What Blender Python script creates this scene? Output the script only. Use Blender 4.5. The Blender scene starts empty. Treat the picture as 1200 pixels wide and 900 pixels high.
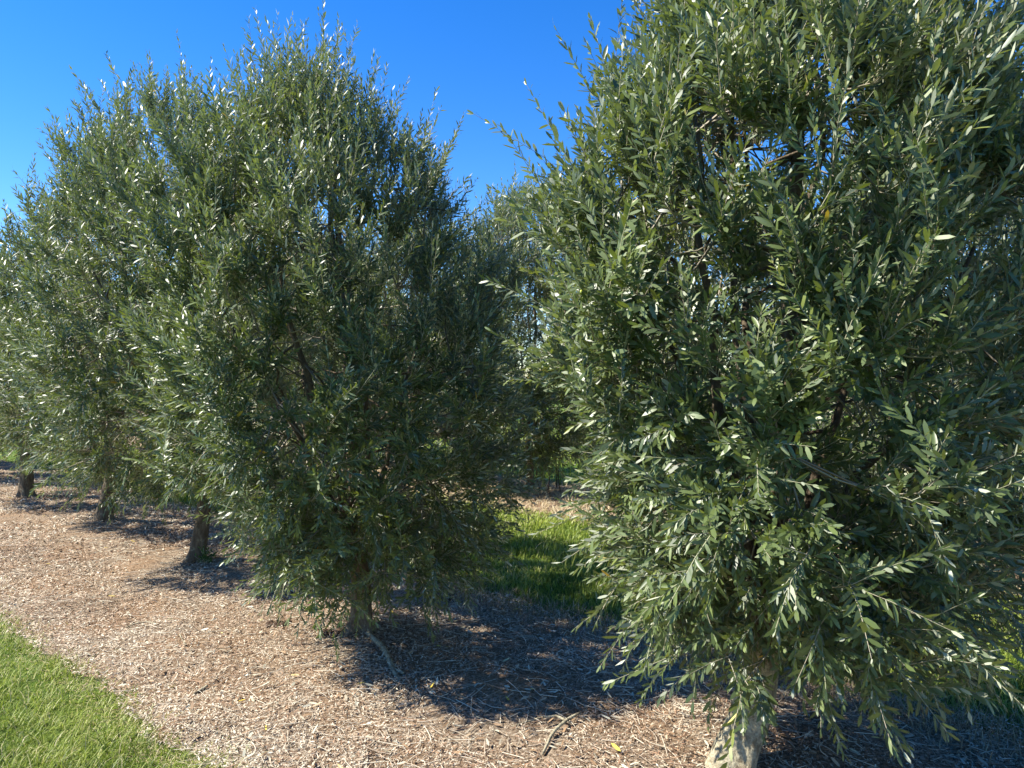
import bpy, math
import numpy as np
from mathutils import Vector, Matrix

sc = bpy.context.scene
R = math.radians
rng = np.random.default_rng(7)

# ---------------------------------------------------------------- camera
CAM = np.array([0.0, 0.0, 1.70])
cd = bpy.data.cameras.new("camera")
cd.sensor_width = 36.0
cd.lens = 26.0
cd.clip_start = 0.05
cd.clip_end = 3000.0
cam = bpy.data.objects.new("camera", cd)
sc.collection.objects.link(cam)
cam.location = CAM
cam.rotation_euler = (R(90 - 0.66), 0, 0)
sc.camera = cam

# ---------------------------------------------------------------- sky and sun
SUN_EL = 47.5
TRAVEL = np.array([1.0, 0.03])                 # horizontal direction in which the light travels
TRAVEL /= np.linalg.norm(TRAVEL)
w = bpy.data.worlds.new("World")
sc.world = w
w.use_nodes = True
wn = w.node_tree
sky = wn.nodes.new("ShaderNodeTexSky")
sky.sky_type = 'NISHITA'
sky.sun_disc = False
sky.sun_elevation = R(SUN_EL)
sky.sun_rotation = math.atan2(-TRAVEL[0], -TRAVEL[1])
sky.altitude = 300
sky.air_density = 1.0
sky.dust_density = 0.05
sky.ozone_density = 5.0
hs = wn.nodes.new("ShaderNodeHueSaturation")
hs.inputs["Saturation"].default_value = 1.32
hs.inputs["Hue"].default_value = 0.511
hs.inputs["Value"].default_value = 1.0
bg = wn.nodes["Background"]
wn.links.new(sky.outputs[0], hs.inputs["Color"])
wn.links.new(hs.outputs[0], bg.inputs[0])
bg.inputs[1].default_value = 0.105

sl = bpy.data.lights.new("sun", 'SUN')
sl.energy = 5.0
sl.angle = R(0.53)
sl.color = (1.0, 0.94, 0.84)
sun = bpy.data.objects.new("sun", sl)
sc.collection.objects.link(sun)
ce, se = math.cos(R(SUN_EL)), math.sin(R(SUN_EL))
sun.rotation_euler = Vector((TRAVEL[0] * ce, TRAVEL[1] * ce, -se)).to_track_quat('-Z', 'Y').to_euler()
sun.location = (-20, -5, 30)

sc.view_settings.view_transform = 'Standard'
sc.view_settings.look = 'None'
sc.view_settings.gamma = 1.0
sc.view_settings.exposure = 1.3
sc.cycles.max_bounces = 6
sc.cycles.diffuse_bounces = 3
sc.cycles.transparent_max_bounces = 4

# ---------------------------------------------------------------- row frame and relief
O = np.array([0.93, 3.10])
U = np.array([-0.736, 0.677]); U /= np.linalg.norm(U)      # along the tree row, away to the left
N = np.array([U[1], -U[0]])                                 # across the rows, away from the camera
ROW2 = 5.05                                                 # distance to the next row


def vnoise(x, y, seed=0):
    """smooth value noise, about -1..1"""
    xi = np.floor(x).astype(np.int64); yi = np.floor(y).astype(np.int64)
    xf = x - xi; yf = y - yi
    def h(a, b):
        n = (a * 374761393 + b * 668265263 + seed * 974634777) & 0xffffffff
        n = ((n ^ (n >> 13)) * 1274126177) & 0xffffffff
        n = n ^ (n >> 16)
        return (n % 100003) / 50001.5 - 1.0
    sx = xf * xf * (3 - 2 * xf); sy = yf * yf * (3 - 2 * yf)
    a = h(xi, yi) * (1 - sx) + h(xi + 1, yi) * sx
    b = h(xi, yi + 1) * (1 - sx) + h(xi + 1, yi + 1) * sx
    return a * (1 - sy) + b * sy


def ps(x, y):
    dx = np.asarray(x) - O[0]; dy = np.asarray(y) - O[1]
    return dx * N[0] + dy * N[1], dx * U[0] + dy * U[1]


def xy(p, s):
    return O[0] + p * N[0] + s * U[0], O[1] + p * N[1] + s * U[1]


def relief(x, y):
    p, s = ps(x, y)
    z = 0.05 * np.exp(-(p / 0.8) ** 2) + 0.05 * np.exp(-((p - ROW2) / 0.8) ** 2)
    z = z + 0.022 * vnoise(x * 0.9, y * 0.9, 3) * np.clip(1.5 - np.hypot(x, y) / 60, 0, 1)
    return z


def bed_top(x, y):
    """height of the mulch surface"""
    return relief(x, y) + 0.024 + 0.012 * vnoise(x * 3.1, y * 3.1, 5) + 0.006 * vnoise(x * 9, y * 9, 6)


BED_N, BED_F = -1.50, 1.12          # edges of the mulch bed of the first row (across the row)


def edge_near(s): return BED_N + 0.09 * vnoise(s * 1.7, s * 0 + 3.3, 11) + 0.04 * vnoise(s * 7, s * 0 + 1.3, 12)
def edge_far(s): return BED_F + 0.10 * vnoise(s * 1.5, s * 0 + 7.3, 13) + 0.05 * vnoise(s * 6, s * 0 + 9.3, 14)


# ---------------------------------------------------------------- materials
def mat(name):
    m = bpy.data.materials.new(name)
    m.use_nodes = True
    nt = m.node_tree
    return m, nt, nt.nodes["Principled BSDF"]


def node(nt, t, **kw):
    n = nt.nodes.new(t)
    for k, v in kw.items():
        setattr(n, k, v)
    return n


def ramp(nt, stops, interp='LINEAR'):
    n = nt.nodes.new("ShaderNodeValToRGB")
    cr = n.color_ramp
    cr.interpolation = interp
    while len(cr.elements) > 1:
        cr.elements.remove(cr.elements[0])
    cr.elements[0].position = stops[0][0]
    cr.elements[0].color = (*stops[0][1], 1)
    for p, c in stops[1:]:
        e = cr.elements.new(p)
        e.color = (*c, 1)
    return n


def leaf_material():
    m, nt, b = mat("olive_leaf")
    L = nt.links
    at = node(nt, "ShaderNodeAttribute", attribute_name="tint")
    geo = node(nt, "ShaderNodeNewGeometry")
    up = ramp(nt, [(0.0, (0.038, 0.061, 0.026)), (0.45, (0.086, 0.122, 0.040)), (0.8, (0.144, 0.190, 0.056)),
                   (0.975, (0.17, 0.20, 0.042)), (0.990, (0.22, 0.24, 0.045)), (0.9972, (0.55, 0.38, 0.03)), (1.0, (0.60, 0.36, 0.03))])
    dn = ramp(nt, [(0.0, (0.27, 0.30, 0.22)), (0.5, (0.37, 0.40, 0.295)), (0.9, (0.47, 0.50, 0.37)),
                   (0.9972, (0.5, 0.40, 0.08)), (1.0, (0.5, 0.36, 0.06))])
    L.new(at.outputs["Fac"], up.inputs[0]); L.new(at.outputs["Fac"], dn.inputs[0])
    mx = node(nt, "ShaderNodeMix", data_type='RGBA')
    L.new(geo.outputs["Backfacing"], mx.inputs[0])
    L.new(up.outputs[0], mx.inputs[6]); L.new(dn.outputs[0], mx.inputs[7])
    L.new(mx.outputs[2], b.inputs["Base Color"])
    rg = node(nt, "ShaderNodeMapRange")
    rg.inputs[3].default_value = 0.46; rg.inputs[4].default_value = 0.60
    L.new(geo.outputs["Backfacing"], rg.inputs[0])
    L.new(rg.outputs[0], b.inputs["Roughness"])
    b.inputs["Specular IOR Level"].default_value = 0.65
    tr = node(nt, "ShaderNodeBsdfTranslucent")
    tc = ramp(nt, [(0.0, (0.13, 0.18, 0.018)), (0.98, (0.27, 0.33, 0.025)), (1.0, (0.6, 0.42, 0.03))])
    L.new(at.outputs["Fac"], tc.inputs[0]); L.new(tc.outputs[0], tr.inputs[0])
    ms = node(nt, "ShaderNodeMixShader")
    ms.inputs[0].default_value = 0.20
    L.new(b.outputs[0], ms.inputs[1]); L.new(tr.outputs[0], ms.inputs[2])
    L.new(ms.outputs[0], nt.nodes["Material Output"].inputs[0])
    return m


def twig_material():
    m, nt, b = mat("olive_twig")
    L = nt.links
    at = node(nt, "ShaderNodeAttribute", attribute_name="tint")
    c = ramp(nt, [(0, (0.16, 0.135, 0.10)), (0.5, (0.30, 0.265, 0.19)), (1, (0.36, 0.36, 0.22))])
    L.new(at.outputs["Fac"], c.inputs[0]); L.new(c.outputs[0], b.inputs["Base Color"])
    b.inputs["Roughness"].default_value = 0.75
    return m


def bark_material(name, dark, mid, light, lichen, amount):
    m, nt, b = mat(name)
    L = nt.links
    tc = node(nt, "ShaderNodeTexCoord")
    mp = node(nt, "ShaderNodeMapping"); mp.inputs["Scale"].default_value = (1, 1, 0.28)
    L.new(tc.outputs["Object"], mp.inputs[0])
    n1 = node(nt, "ShaderNodeTexNoise"); n1.inputs["Scale"].default_value = 38; n1.inputs["Detail"].default_value = 8
    n1.inputs["Roughness"].default_value = 0.7
    L.new(mp.outputs[0], n1.inputs[0])
    c = ramp(nt, [(0.3, dark), (0.5, mid), (0.72, light)])
    L.new(n1.outputs[0], c.inputs[0])
    n2 = node(nt, "ShaderNodeTexNoise"); n2.inputs["Scale"].default_value = 17; n2.inputs["Detail"].default_value = 9
    n2.inputs["Roughness"].default_value = 0.75
    L.new(tc.outputs["Object"], n2.inputs[0])
    lo = 0.62 - 0.3 * amount
    k = ramp(nt, [(lo, (0, 0, 0)), (lo + 0.10, (1, 1, 1))])
    L.new(n2.outputs[0], k.inputs[0])
    mx = node(nt, "ShaderNodeMix", data_type='RGBA')
    L.new(k.outputs[0], mx.inputs[0]); L.new(c.outputs[0], mx.inputs[6])
    n3 = node(nt, "ShaderNodeTexNoise"); n3.inputs["Scale"].default_value = 90; n3.inputs["Detail"].default_value = 5
    L.new(tc.outputs["Object"], n3.inputs[0])
    lc = ramp(nt, [(0.3, tuple(0.55 * v for v in lichen)), (0.6, lichen), (0.8, tuple(min(1, 1.35 * v) for v in lichen))])
    L.new(n3.outputs[0], lc.inputs[0]); L.new(lc.outputs[0], mx.inputs[7])
    L.new(mx.outputs[2], b.inputs["Base Color"])
    b.inputs["Roughness"].default_value = 0.95
    b.inputs["Specular IOR Level"].default_value = 0.15
    bp = node(nt, "ShaderNodeBump"); bp.inputs["Strength"].default_value = 0.9; bp.inputs["Distance"].default_value = 0.02
    L.new(n1.outputs[0], bp.inputs["Height"]); L.new(bp.outputs[0], b.inputs["Normal"])
    return m


def tint_material(name, stops, rough=0.8, transl=0.0, tcol=None, spec=0.25):
    m, nt, b = mat(name)
    L = nt.links
    at = node(nt, "ShaderNodeAttribute", attribute_name="tint")
    c = ramp(nt, stops)
    L.new(at.outputs["Fac"], c.inputs[0]); L.new(c.outputs[0], b.inputs["Base Color"])
    b.inputs["Roughness"].default_value = rough
    b.inputs["Specular IOR Level"].default_value = spec
    if transl:
        tr = node(nt, "ShaderNodeBsdfTranslucent")
        if tcol: tr.inputs[0].default_value = (*tcol, 1)
        else: L.new(c.outputs[0], tr.inputs[0])
        ms = node(nt, "ShaderNodeMixShader"); ms.inputs[0].default_value = transl
        L.new(b.outputs[0], ms.inputs[1]); L.new(tr.outputs[0], ms.inputs[2])
        L.new(ms.outputs[0], nt.nodes["Material Output"].inputs[0])
    return m


def ground_material(name, stops, scale, big, bump=0.02, stops2=None):
    m, nt, b = mat(name)
    L = nt.links
    tc = node(nt, "ShaderNodeTexCoord")
    n1 = node(nt, "ShaderNodeTexNoise"); n1.inputs["Scale"].default_value = scale
    n1.inputs["Detail"].default_value = 8; n1.inputs["Roughness"].default_value = 0.75
    L.new(tc.outputs["Object"], n1.inputs[0])
    c = ramp(nt, stops); L.new(n1.outputs[0], c.inputs[0])
    col = c.outputs[0]
    n2 = node(nt, "ShaderNodeTexNoise"); n2.inputs["Scale"].default_value = big; n2.inputs["Detail"].default_value = 6
    n2.inputs["Roughness"].default_value = 0.6
    L.new(tc.outputs["Object"], n2.inputs[0])
    if stops2:
        c2 = ramp(nt, stops2); L.new(n1.outputs[0], c2.inputs[0])
        k = ramp(nt, [(0.44, (0, 0, 0)), (0.60, (1, 1, 1))]); L.new(n2.outputs[0], k.inputs[0])
        mx = node(nt, "ShaderNodeMix", data_type='RGBA')
        L.new(k.outputs[0], mx.inputs[0]); L.new(col, mx.inputs[6]); L.new(c2.outputs[0], mx.inputs[7])
        col = mx.outputs[2]
    L.new(col, b.inputs["Base Color"])
    b.inputs["Roughness"].default_value = 0.95
    b.inputs["Specular IOR Level"].default_value = 0.1
    bp = node(nt, "ShaderNodeBump"); bp.inputs["Strength"].default_value = 1.0; bp.inputs["Distance"].default_value = bump
    L.new(n1.outputs[0], bp.inputs["Height"]); L.new(bp.outputs[0], b.inputs["Normal"])
    return m


M_LEAF = leaf_material()
M_TWIG = twig_material()
M_BARK_PALE = bark_material("bark_pale_lichen", (0.08, 0.062, 0.042), (0.20, 0.165, 0.105), (0.34, 0.285, 0.19), (0.43, 0.385, 0.26), 0.62)
M_BARK = bark_material("bark_brown", (0.05, 0.04, 0.028), (0.13, 0.10, 0.068), (0.23, 0.185, 0.125), (0.30, 0.29, 0.20), 0.22)
M_GRASS_SOIL = ground_material("turf", [(0.3, (0.045, 0.085, 0.012)), (0.5, (0.085, 0.15, 0.022)), (0.72, (0.16, 0.22, 0.045))], 55, 0.9, 0.03,
                               [(0.3, (0.07, 0.10, 0.02)), (0.5, (0.13, 0.19, 0.035)), (0.72, (0.24, 0.26, 0.075))])
M_BED = ground_material("mulch_soil", [(0.3, (0.04, 0.025, 0.016)), (0.46, (0.20, 0.145, 0.095)), (0.58, (0.43, 0.345, 0.245)), (0.74, (0.56, 0.48, 0.36))],
                        60, 1.6, 0.02,
                        [(0.3, (0.05, 0.03, 0.018)), (0.46, (0.23, 0.15, 0.085)), (0.62, (0.42, 0.30, 0.20)), (0.76, (0.50, 0.41, 0.29))])
M_CHIP = tint_material("dry_litter", [(0.0, (0.045, 0.028, 0.018)), (0.18, (0.13, 0.078, 0.045)), (0.30, (0.27, 0.160, 0.095)), (0.40, (0.40, 0.245, 0.145)), (0.48, (0.47, 0.365, 0.255)),
                                      (0.62, (0.50, 0.43, 0.32)), (0.82, (0.58, 0.505, 0.375)), (1.0, (0.66, 0.59, 0.44))], 0.75)
M_BLADE = tint_material("grass_blade", [(0.0, (0.06, 0.100, 0.012)), (0.4, (0.17, 0.23, 0.028)), (0.75, (0.29, 0.36, 0.046)), (0.93, (0.38, 0.43, 0.09)),
                                        (0.97, (0.48, 0.44, 0.19)), (1.0, (0.60, 0.52, 0.30))], 0.5, 0.38, spec=0.35)
M_STRAW = tint_material("dry_grass_blade", [(0.0, (0.16, 0.11, 0.06)), (0.4, (0.34, 0.25, 0.14)), (0.8, (0.52, 0.42, 0.25)), (1.0, (0.62, 0.54, 0.35))], 0.7, 0.25)
M_WEED = tint_material("weed_leaf", [(0.0, (0.04, 0.09, 0.012)), (1.0, (0.10, 0.19, 0.03))], 0.5, 0.3)
M_OLIVE = tint_material("olive_fruit", [(0, (0.28, 0.36, 0.04)), (1, (0.45, 0.46, 0.07))], 0.35)


# ---------------------------------------------------------------- mesh helpers
def np_mesh(name, V, F, material, smooth=True, tint=None):
    """V (n,3); F list of index arrays (each m x k)"""
    me = bpy.data.meshes.new(name)
    V = np.ascontiguousarray(V, dtype=np.float32)
    me.vertices.add(len(V)); me.vertices.foreach_set("co", V.ravel())
    loops = np.concatenate([f.ravel() for f in F]).astype(np.int32)
    tot = np.concatenate([np.full(len(f), f.shape[1], np.int32) for f in F])
    st = np.concatenate([[0], np.cumsum(tot)[:-1]]).astype(np.int32)
    me.loops.add(len(loops)); me.loops.foreach_set("vertex_index", loops)
    me.polygons.add(len(tot)); me.polygons.foreach_set("loop_start", st)
    me.update(calc_edges=True)
    if smooth:
        me.polygons.foreach_set("use_smooth", np.ones(len(tot), bool))
    if tint is not None:
        a = me.attributes.new("tint", 'FLOAT', 'POINT')
        a.data.foreach_set("value", np.asarray(tint, np.float32))
    me.materials.append(material)
    me.validate()
    return me


def link(name, me, parent=None, loc=None):
    o = bpy.data.objects.new(name, me)
    sc.collection.objects.link(o)
    if parent: o.parent = parent
    if loc is not None: o.location = loc
    return o


def empty(name, loc, label, cat, group=None):
    o = link(name, None, None, loc)
    o["label"] = label; o["category"] = cat
    if group: o["group"] = group
    return o


def norm(a):
    return a / np.maximum(np.linalg.norm(a, axis=-1, keepdims=True), 1e-9)


def tube_mesh(path, rad, sides, wob=0.0, seed=0, flute=0.0):
    """closed tube around a polyline"""
    path = np.asarray(path, float); rad = np.asarray(rad, float)
    T = norm(np.gradient(path, axis=0))
    ref = np.array([0.31, 0.95, 0.05])
    A = norm(np.cross(T, ref)); B = np.cross(T, A)
    a = np.linspace(0, 2 * np.pi, sides, endpoint=False)
    n = len(path)
    rr = rad[:, None] * np.ones((1, sides))
    if wob:
        ii = np.arange(n)[:, None] * np.ones((1, sides))
        cx = np.cos(a)[None] * 1.6 + seed * 3.1; sy = np.sin(a)[None] * 1.6
        rr = rr * (1 + wob * vnoise(cx + ii * 0.13, sy + ii * 0.17, seed) + 0.5 * wob * vnoise(cx * 3 + ii * .3, sy * 3 + ii * .35, seed + 1))
    if flute:
        ii = np.arange(n)[:, None]
        rr = rr * (1 + flute * np.cos(3 * a[None] + 0.05 * ii + seed) * np.linspace(1, .3, n)[:, None])
    P = path[:, None] + rr[..., None] * (np.cos(a)[None, :, None] * A[:, None] + np.sin(a)[None, :, None] * B[:, None])
    V = np.vstack([P.reshape(-1, 3), path[:1], path[-1:]])
    i = np.arange(n - 1)[:, None] * sides; j = np.arange(sides)[None]
    q = np.stack([i + j, i + (j + 1) % sides, i + sides + (j + 1) % sides, i + sides + j], -1).reshape(-1, 4)
    c0 = np.stack([np.full(sides, n * sides), (np.arange(sides) + 1) % sides, np.arange(sides)], -1)
    e = (n - 1) * sides
    c1 = np.stack([np.full(sides, n * sides + 1), e + np.arange(sides), e + (np.arange(sides) + 1) % sides], -1)
    return V, [q, np.vstack([c0, c1])]


def batch_tubes(paths, radii, tint):
    """paths (n,k,3), radii (n,k): many thin three-sided tubes"""
    n, k, _ = paths.shape
    T = norm(np.gradient(paths, axis=1))
    ref = np.array([0.37, 0.21, 0.9])
    A = norm(np.cross(T, ref)); B = np.cross(T, A)
    a = np.array([0, 2.094, 4.189])
    P = paths[:, :, None] + radii[:, :, None, None] * (np.cos(a)[None, None, :, None] * A[:, :, None] + np.sin(a)[None, None, :, None] * B[:, :, None])
    V = P.reshape(-1, 3)
    base = (np.arange(n) * k * 3)[:, None, None] + (np.arange(k - 1) * 3)[None, :, None]
    j = np.arange(3)[None, None]
    q = np.stack([base + j, base + (j + 1) % 3, base + 3 + (j + 1) % 3, base + 3 + j], -1).reshape(-1, 4)
    return V, q, np.repeat(tint, k * 3)


def leaf_mesh_batch(P, D, Nn, L, W, bend, tint):
    """lanceolate leaves: P base, D direction, Nn upper normal"""
    n = len(P)
    S = np.cross(D, Nn)
    us = np.array([0.0, 0.28, 0.28, 0.74, 0.74, 1.0])
    ws = np.array([0.0, 0.48, -0.48, 0.48, -0.48, 0.0])
    v = P[:, None] + D[:, None] * (us[None] * L[:, None])[..., None] + S[:, None] * (ws[None] * W[:, None])[..., None] \
        - Nn[:, None] * ((us[None] ** 2) * (bend * L)[:, None])[..., None]
    b = (np.arange(n) * 6)[:, None]
    tri = np.vstack([b + np.array([[0, 1, 2]]), b + np.array([[3, 5, 4]])])
    quad = b + np.array([[1, 3, 4, 2]])
    return v.reshape(-1, 3), tri, quad, np.repeat(tint, 6)


def kite_batch(P, D, Nn, L, W, bend, tint):
    n = len(P); S = np.cross(D, Nn)
    us = np.array([0.0, 0.45, 0.45, 1.0]); ws = np.array([0.0, 0.56, -0.56, 0.0])
    v = P[:, None] + D[:, None] * (us[None] * L[:, None])[..., None] + S[:, None] * (ws[None] * W[:, None])[..., None] \
        - Nn[:, None] * ((us[None] ** 2) * (bend * L)[:, None])[..., None]
    b = (np.arange(n) * 4)[:, None]
    return v.reshape(-1, 3), np.vstack([b + np.array([[0, 1, 2]]), b + np.array([[2, 1, 3]])]), np.repeat(tint, 4)


# ---------------------------------------------------------------- ground
def sheet(name, pr, sr, hfun, material, pgrid=None, sgrid=None, edge=None):
    pp = pgrid if pgrid is not None else np.linspace(*pr)
    ss = sgrid if sgrid is not None else np.linspace(*sr)
    Pm, Sm = np.meshgrid(pp, ss, indexing='ij')
    if edge:
        lo, hi = edge
        t = (Pm - pp[0]) / (pp[-1] - pp[0])
        Pm = lo(Sm) * (1 - t) + hi(Sm) * t
    X, Y = xy(Pm, Sm)
    Z = hfun(X, Y)
    if edge:                                   # the rim of the bed sinks under the turf line
        k = np.clip(np.minimum(t, 1 - t) / 0.06, 0, 1)
        Z = Z * k + (relief(X, Y) + 0.004) * (1 - k)
    V = np.stack([X, Y, Z], -1).reshape(-1, 3)
    a, b = Pm.shape
    i = np.arange(a - 1)[:, None] * b + np.arange(b - 1)[None]
    q = np.stack([i, i + b, i + b + 1, i + 1], -1).reshape(-1, 4)
    return link(name, np_mesh(name, V, [q], material))


def graded(a0, a1, b0, b1, step, far):
    """fine between a0 and a1, growing to b0 / b1 outside"""
    mid = np.arange(a0, a1 + step, step)
    lo, hi, st = [], [], step
    x = mid[0]
    while x > b0:
        st *= 1.35; x -= st; lo.append(max(x, b0))
    st = step; x = mid[-1]
    while x < b1:
        st *= 1.35; x += st; hi.append(min(x, b1))
    return np.concatenate([lo[::-1], mid, hi])


g = sheet("ground", None, None, relief, M_GRASS_SOIL,
          graded(-4, 8, -900, 900, 0.12, 0), graded(-5, 16, -900, 900, 0.15, 0))
g["kind"] = "structure"
bed = sheet("mulch_bed", None, None, bed_top, M_BED, np.linspace(BED_N, BED_F, 66), graded(-2.5, 9, -9, 30, 0.04, 0), (edge_near, edge_far))
bed["kind"] = "structure"


def e2n(s): return ROW2 - 1.2 + 0.10 * vnoise(s * 1.5, s * 0 + 17.3, 23)
def e2f(s): return ROW2 + 0.9 + 0.10 * vnoise(s * 1.5, s * 0 + 27.3, 24)


bed2 = sheet("mulch_bed", None, None, bed_top, M_BED, np.linspace(ROW2 - 1.2, ROW2 + 0.9, 30), graded(-3, 16, -9, 34, 0.10, 0), (e2n, e2f))
bed2["kind"] = "structure"


# ---------------------------------------------------------------- ground cover
def in_view_weight(x, y, margin=1.0):
    return (y > 0.8) & (np.abs(x) < 0.72 * y + margin)


def sample_region(n, pr, sr, power=1.5, margin=0.9, accept=None):
    """points in the row frame, denser near the camera"""
    out = []
    got = 0
    for _ in range(200):
        p = rng.uniform(*pr, 60000); s = rng.uniform(*sr, 60000)
        x, y = xy(p, s)
        d = np.hypot(x, y)
        k = in_view_weight(x, y, margin) & (rng.random(60000) < (2.4 / np.maximum(d, 2.4)) ** power)
        if accept is not None: k &= accept(p, s)
        pts = np.stack([p[k], s[k], x[k], y[k]], -1)
        out.append(pts); got += len(pts)
        if got >= n: break
    return np.vstack(out)[:n]


def bare(p, s):
    """dusty bare patches, mostly near the trunks"""
    x, y = xy(p, s)
    return np.exp(-((p + 0.15) / 0.55) ** 2) * (0.25 + vnoise(x * 1.9, y * 1.9, 51) + 0.5 * vnoise(x * 5, y * 5, 52)) + 0.6 * vnoise(x * 1.2, y * 1.2, 53) - 0.25


def litter(n, pr, sr, name, lo, hi, power=1.4, seed=0):
    q = sample_region(n, pr, sr, power, accept=lambda p, s: (p > lo(s) - 0.05) & (p < hi(s) + 0.12) &
                      (rng.random(len(p)) > 0.88 * np.clip(2.8 * bare(p, s) + .1, 0, 1)))
    n = len(q)
    x, y = q[:, 2], q[:, 3]
    d = np.hypot(x, y)
    kind = rng.random(n)
    L = rng.uniform(0.010, 0.036, n) * np.clip(d / 6, 0.9, 1.9)
    W = np.where(kind < 0.78, rng.uniform(0.0015, 0.0032, n), rng.uniform(0.0035, 0.0065, n)) * np.clip(d / 4, 1, 2.4)
    # swathes of longer and shorter litter, reddish patches
    patch = vnoise(x * 1.3, y * 1.3, 31) + 0.5 * vnoise(x * 3.3, y * 3.3, 32)
    az = rng.uniform(0, 2 * np.pi, n)
    el = rng.normal(0.08, 0.28, n)
    D = np.stack([np.cos(az) * np.cos(el), np.sin(az) * np.cos(el), np.sin(el)], -1)
    up = norm(np.stack([rng.normal(0, .35, n), rng.normal(0, .35, n), np.ones(n)], -1))
    up = norm(up - D * (up * D).sum(-1, keepdims=True))
    z = bed_top(x, y) + rng.uniform(0.001, 0.020, n)
    P = np.stack([x, y, z], -1) - D * (L / 2)[:, None]
    t = np.clip(rng.normal(0.50, 0.28, n) - 0.20 * patch, 0, 1)
    p_edge = np.exp(-((q[:, 0] - BED_N - 0.15) / 0.22) ** 2)
    t = np.clip(t + 0.40 * p_edge * rng.random(n), 0, 1)
    V, tri, tt = kite_batch(P, D, up, L, W * 1.15, rng.uniform(-0.3, 0.35, n), t)
    o = link(name, np_mesh(name, V, [tri], M_CHIP, False, tt))
    o["kind"] = "stuff"; return o


o = litter(165000, (-1.8, 1.4), (-2.2, 14), "leaf_litter", edge_near, edge_far)
o["label"] = "dry mulch and fallen leaf litter under the front olive row"; o["category"] = "leaf litter"
o = litter(9000, (ROW2 - 1.5, ROW2 + 1.1), (-3, 16), "leaf_litter", e2n, e2f, 1.0)
o["label"] = "dry litter under the second olive row behind"; o["category"] = "leaf litter"


q = sample_region(2600, (-1.45, 1.1), (-2.2, 11), 1.2)
n = len(q); x, y = q[:, 2], q[:, 3]
az = rng.uniform(0, 6.283, n)
D = norm(np.stack([np.cos(az), np.sin(az), rng.normal(0.1, .2, n)], -1))
up = norm(np.stack([rng.normal(0, .4, n), rng.normal(0, .4, n), np.ones(n)], -1)); up = norm(up - D * (up * D).sum(-1, keepdims=True))
L = rng.uniform(.035, .06, n)
M_FALLEN = tint_material("fallen_leaf", [(0, (0.12, 0.075, 0.04)), (.4, (0.34, 0.22, 0.12)), (.7, (0.42, 0.40, 0.30)), (.93, (0.52, 0.50, 0.38)), (.975, (0.60, 0.44, 0.06)), (1, (0.62, 0.46, 0.08))], .6)
V, tri, quad, tt = leaf_mesh_batch(np.stack([x, y, bed_top(x, y) + .016], -1), D, up, L, L * rng.uniform(.17, .26, n), rng.uniform(-.2, .5, n), rng.random(n))
o = link("fallen_leaves", np_mesh("fallen_leaves", V, [tri, quad], M_FALLEN, True, tt))
o["kind"] = "stuff"; o["label"] = "dry curled olive leaves, a few yellow, lying on the mulch"; o["category"] = "fallen leaves"
# long thin straws and prunings
n = 5200
q = sample_region(n, (-1.5, 1.1), (-2.2, 12), 1.3); n = len(q)
x, y = q[:, 2], q[:, 3]; az = rng.uniform(0, 6.283, n); L = rng.uniform(.06, .17, n)
u_ = np.linspace(-.5, .5, 4)[None, :]
bend = rng.normal(0, .25, n)[:, None]
px_ = x[:, None] + np.cos(az)[:, None] * L[:, None] * u_ - np.sin(az)[:, None] * L[:, None] * bend * u_ ** 2
py_ = y[:, None] + np.sin(az)[:, None] * L[:, None] * u_ + np.cos(az)[:, None] * L[:, None] * bend * u_ ** 2
pz_ = bed_top(px_, py_) + rng.uniform(.006, .022, n)[:, None] + rng.normal(0, .06, n)[:, None] * L[:, None] * u_
V, qd, tt = batch_tubes(np.stack([px_, py_, pz_], -1), np.full((n, 4), 1.0) * rng.uniform(.0009, .0022, n)[:, None], np.clip(rng.normal(.62, .28, n), 0, 1))
o = link("straws", np_mesh("straws", V, [qd], M_CHIP, True, tt))
o["kind"] = "stuff"; o["label"] = "thin dry stems and straws strewn over the mulch"; o["category"] = "dry stems"


def blades(name, q, hgt, wid, material, tint, lean=0.5, flat=0.0, label="", cat="grass"):
    n = len(q)
    x, y = q[:, 2], q[:, 3]
    az = rng.uniform(0, 2 * np.pi, n)
    ln = np.abs(rng.normal(lean, 0.35, n)) + flat
    D = np.stack([np.cos(az) * ln, np.sin(az) * ln, np.ones(n)], -1); D = norm(D)
    side = norm(np.stack([-np.sin(az + rng.normal(0, .6, n)), np.cos(az), np.zeros(n)], -1))
    h = hgt * rng.uniform(0.55, 1.25, n)
    W = wid * rng.uniform(0.6, 1.3, n)
    P = np.stack([x, y, relief(x, y) - 0.004], -1)
    out = np.stack([np.cos(az), np.sin(az), np.zeros(n)], -1)
    curl = rng.uniform(0.1, 0.55, n)
    m = P + D * (h * 0.55)[:, None]
    tip = P + D * h[:, None] + (out - np.array([0, 0, 0.55])) * (h * curl * 0.8)[:, None]
    V = np.stack([P - side * W[:, None] / 2, P + side * W[:, None] / 2, m + side * W[:, None] * .42, m - side * W[:, None] * .42, tip], 1)
    b = (np.arange(n) * 5)[:, None]
    o = link(name, np_mesh(name, V.reshape(-1, 3), [b + np.array([[0, 1, 2, 3]]), b + np.array([[3, 2, 4]])], material, True, np.repeat(tint, 5)))
    o["kind"] = "stuff"; o["label"] = label; o["category"] = cat
    return o


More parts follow.
